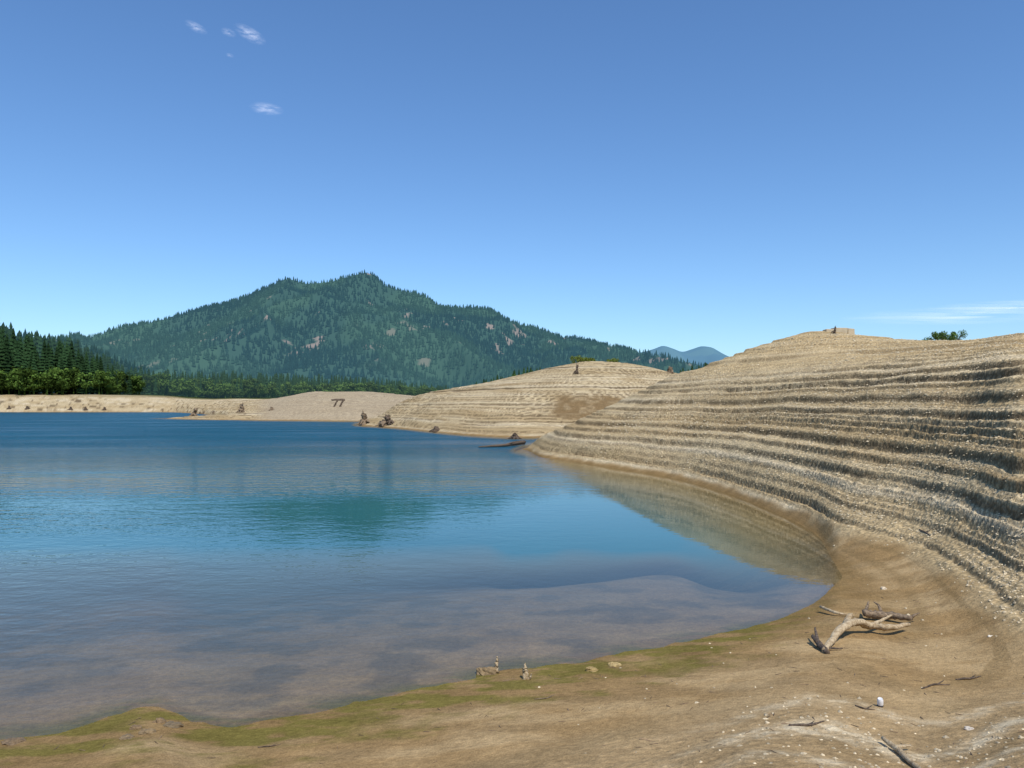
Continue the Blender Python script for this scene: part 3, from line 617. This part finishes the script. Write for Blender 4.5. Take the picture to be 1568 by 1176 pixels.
for u,vt,D,w,sd in ((884,547,188,3.5,15),(893,549,190,3.,16),(902,553,189,3,17),(938,556,190,3,18)):
    x=(u-U0)/F*D; zg=float(Hraw(x,D)); zt=CZ+(VH-vt)/F*D; leafy("shrub",x,D,zg,max(1.2,zt-zg),w,sd,(.16,.2,.04),900,.16)
# ------------------------------------------------------------ clouds
cl=NT("cirrus_cloud"); tcn=cl.n("ShaderNodeTexCoord"); mp=cl.n("ShaderNodeMapping"); mp.inputs["Scale"].default_value=(1.2,2.6,1); cl.l(tcn.outputs["Object"],mp.inputs[0])
oi=cl.n("ShaderNodeObjectInfo"); ad=cl.n("ShaderNodeVectorMath",operation='ADD'); cl.l(mp.outputs[0],ad.inputs[0]); cl.l(oi.outputs["Random"],ad.inputs[1])
nn=cl.noise(ad.outputs[0],1.3,6,.58); ln=cl.n("ShaderNodeVectorMath",operation='LENGTH'); cl.l(tcn.outputs["Object"],ln.inputs[0])
al=cl.math('MULTIPLY',cl.rng(nn,.36,.8,0,1),cl.rng(ln.outputs["Value"],.1,1,1,0))
al=cl.math('MULTIPLY',al,oi.outputs["Alpha"],True)
t1=cl.n("ShaderNodeBsdfTransparent"); t2=cl.n("ShaderNodeBsdfTranslucent"); t2.inputs[0].default_value=(.95,.95,.97,1); mx=cl.n("ShaderNodeMixShader"); cl.l(al,mx.inputs[0]); cl.l(t1.outputs[0],mx.inputs[1]); cl.l(t2.outputs[0],mx.inputs[2]); cl.l(mx.outputs[0],cl.o.inputs[0])
for (u,v,alt,wp,hp,rz,aa) in ((300,41,3000,13,12,-.6,.4),(350,49,3000,11,8,0,.35),(383,52,3000,18,18,-.7,.55),(408,166,3000,26,11,-.3,.5),(352,84,3000,6,4,0,.3),(1480,484,5000,190,16,.05,.55),(1560,470,5000,140,12,.05,.65),(1055,526,6000,60,8,0,.5),(1230,514,6000,60,8,0,.4)):
    d=alt*F/(VH-v); x=(u-U0)/F*d; k=28
    V=[(0,0,0)]+[(math.cos(6.2832*i/k),math.sin(6.2832*i/k),0) for i in range(k)]; Fc=[(0,1+i,1+(i+1)%k) for i in range(k)]
    ob=mkmesh("cloud",V,Fc,cl.m); ob.location=(x,d,alt); ob.scale=(wp/F*d,hp*d*d/(F*alt),1); ob.rotation_euler=(0,0,rz*.3); ob.color=(1,1,1,aa)
# ------------------------------------------------------------ light, sky, camera
AZ,EL=math.radians(158),math.radians(55)
w=bpy.data.worlds.new("World"); scene.world=w; w.use_nodes=True; nt_=w.node_tree; bg=nt_.nodes["Background"]
sk=nt_.nodes.new("ShaderNodeTexSky"); sk.sky_type='NISHITA'; sk.sun_disc=False; sk.sun_elevation=EL; sk.sun_rotation=AZ; sk.altitude=400; sk.air_density=1.0; sk.dust_density=.7; sk.ozone_density=2.0
hs=nt_.nodes.new("ShaderNodeHueSaturation"); hs.inputs["Saturation"].default_value=1.06
ml=nt_.nodes.new("ShaderNodeMix"); ml.data_type='RGBA'; ml.blend_type='MULTIPLY'; ml.inputs[0].default_value=1; ml.inputs[7].default_value=(.84,1.06,1.27,1)
nt_.links.new(sk.outputs[0],hs.inputs["Color"]); nt_.links.new(hs.outputs[0],ml.inputs[6]); nt_.links.new(ml.outputs[2],bg.inputs[0]); bg.inputs[1].default_value=.13
sd=bpy.data.lights.new("sun","SUN"); sd.energy=4.3; sd.angle=math.radians(.5); sd.color=(1,.93,.82); so=bpy.data.objects.new("sun",sd); scene.collection.objects.link(so)
from mathutils import Vector
dirv=Vector((math.cos(EL)*math.sin(AZ),math.cos(EL)*math.cos(AZ),math.sin(EL))); so.rotation_euler=dirv.to_track_quat('Z','Y').to_euler(); so.location=(20,-20,40)
cd=bpy.data.cameras.new("camera"); co=bpy.data.objects.new("camera",cd); scene.collection.objects.link(co); co.location=(0,0,CZ); co.rotation_euler=(math.pi/2,0,0)
cd.sensor_width=36; cd.lens=36*F/1568; cd.shift_y=(VH-588)/1568; cd.clip_start=.1; cd.clip_end=60000; scene.camera=co
scene.view_settings.view_transform='Standard'; scene.view_settings.look='None'; scene.view_settings.exposure=0
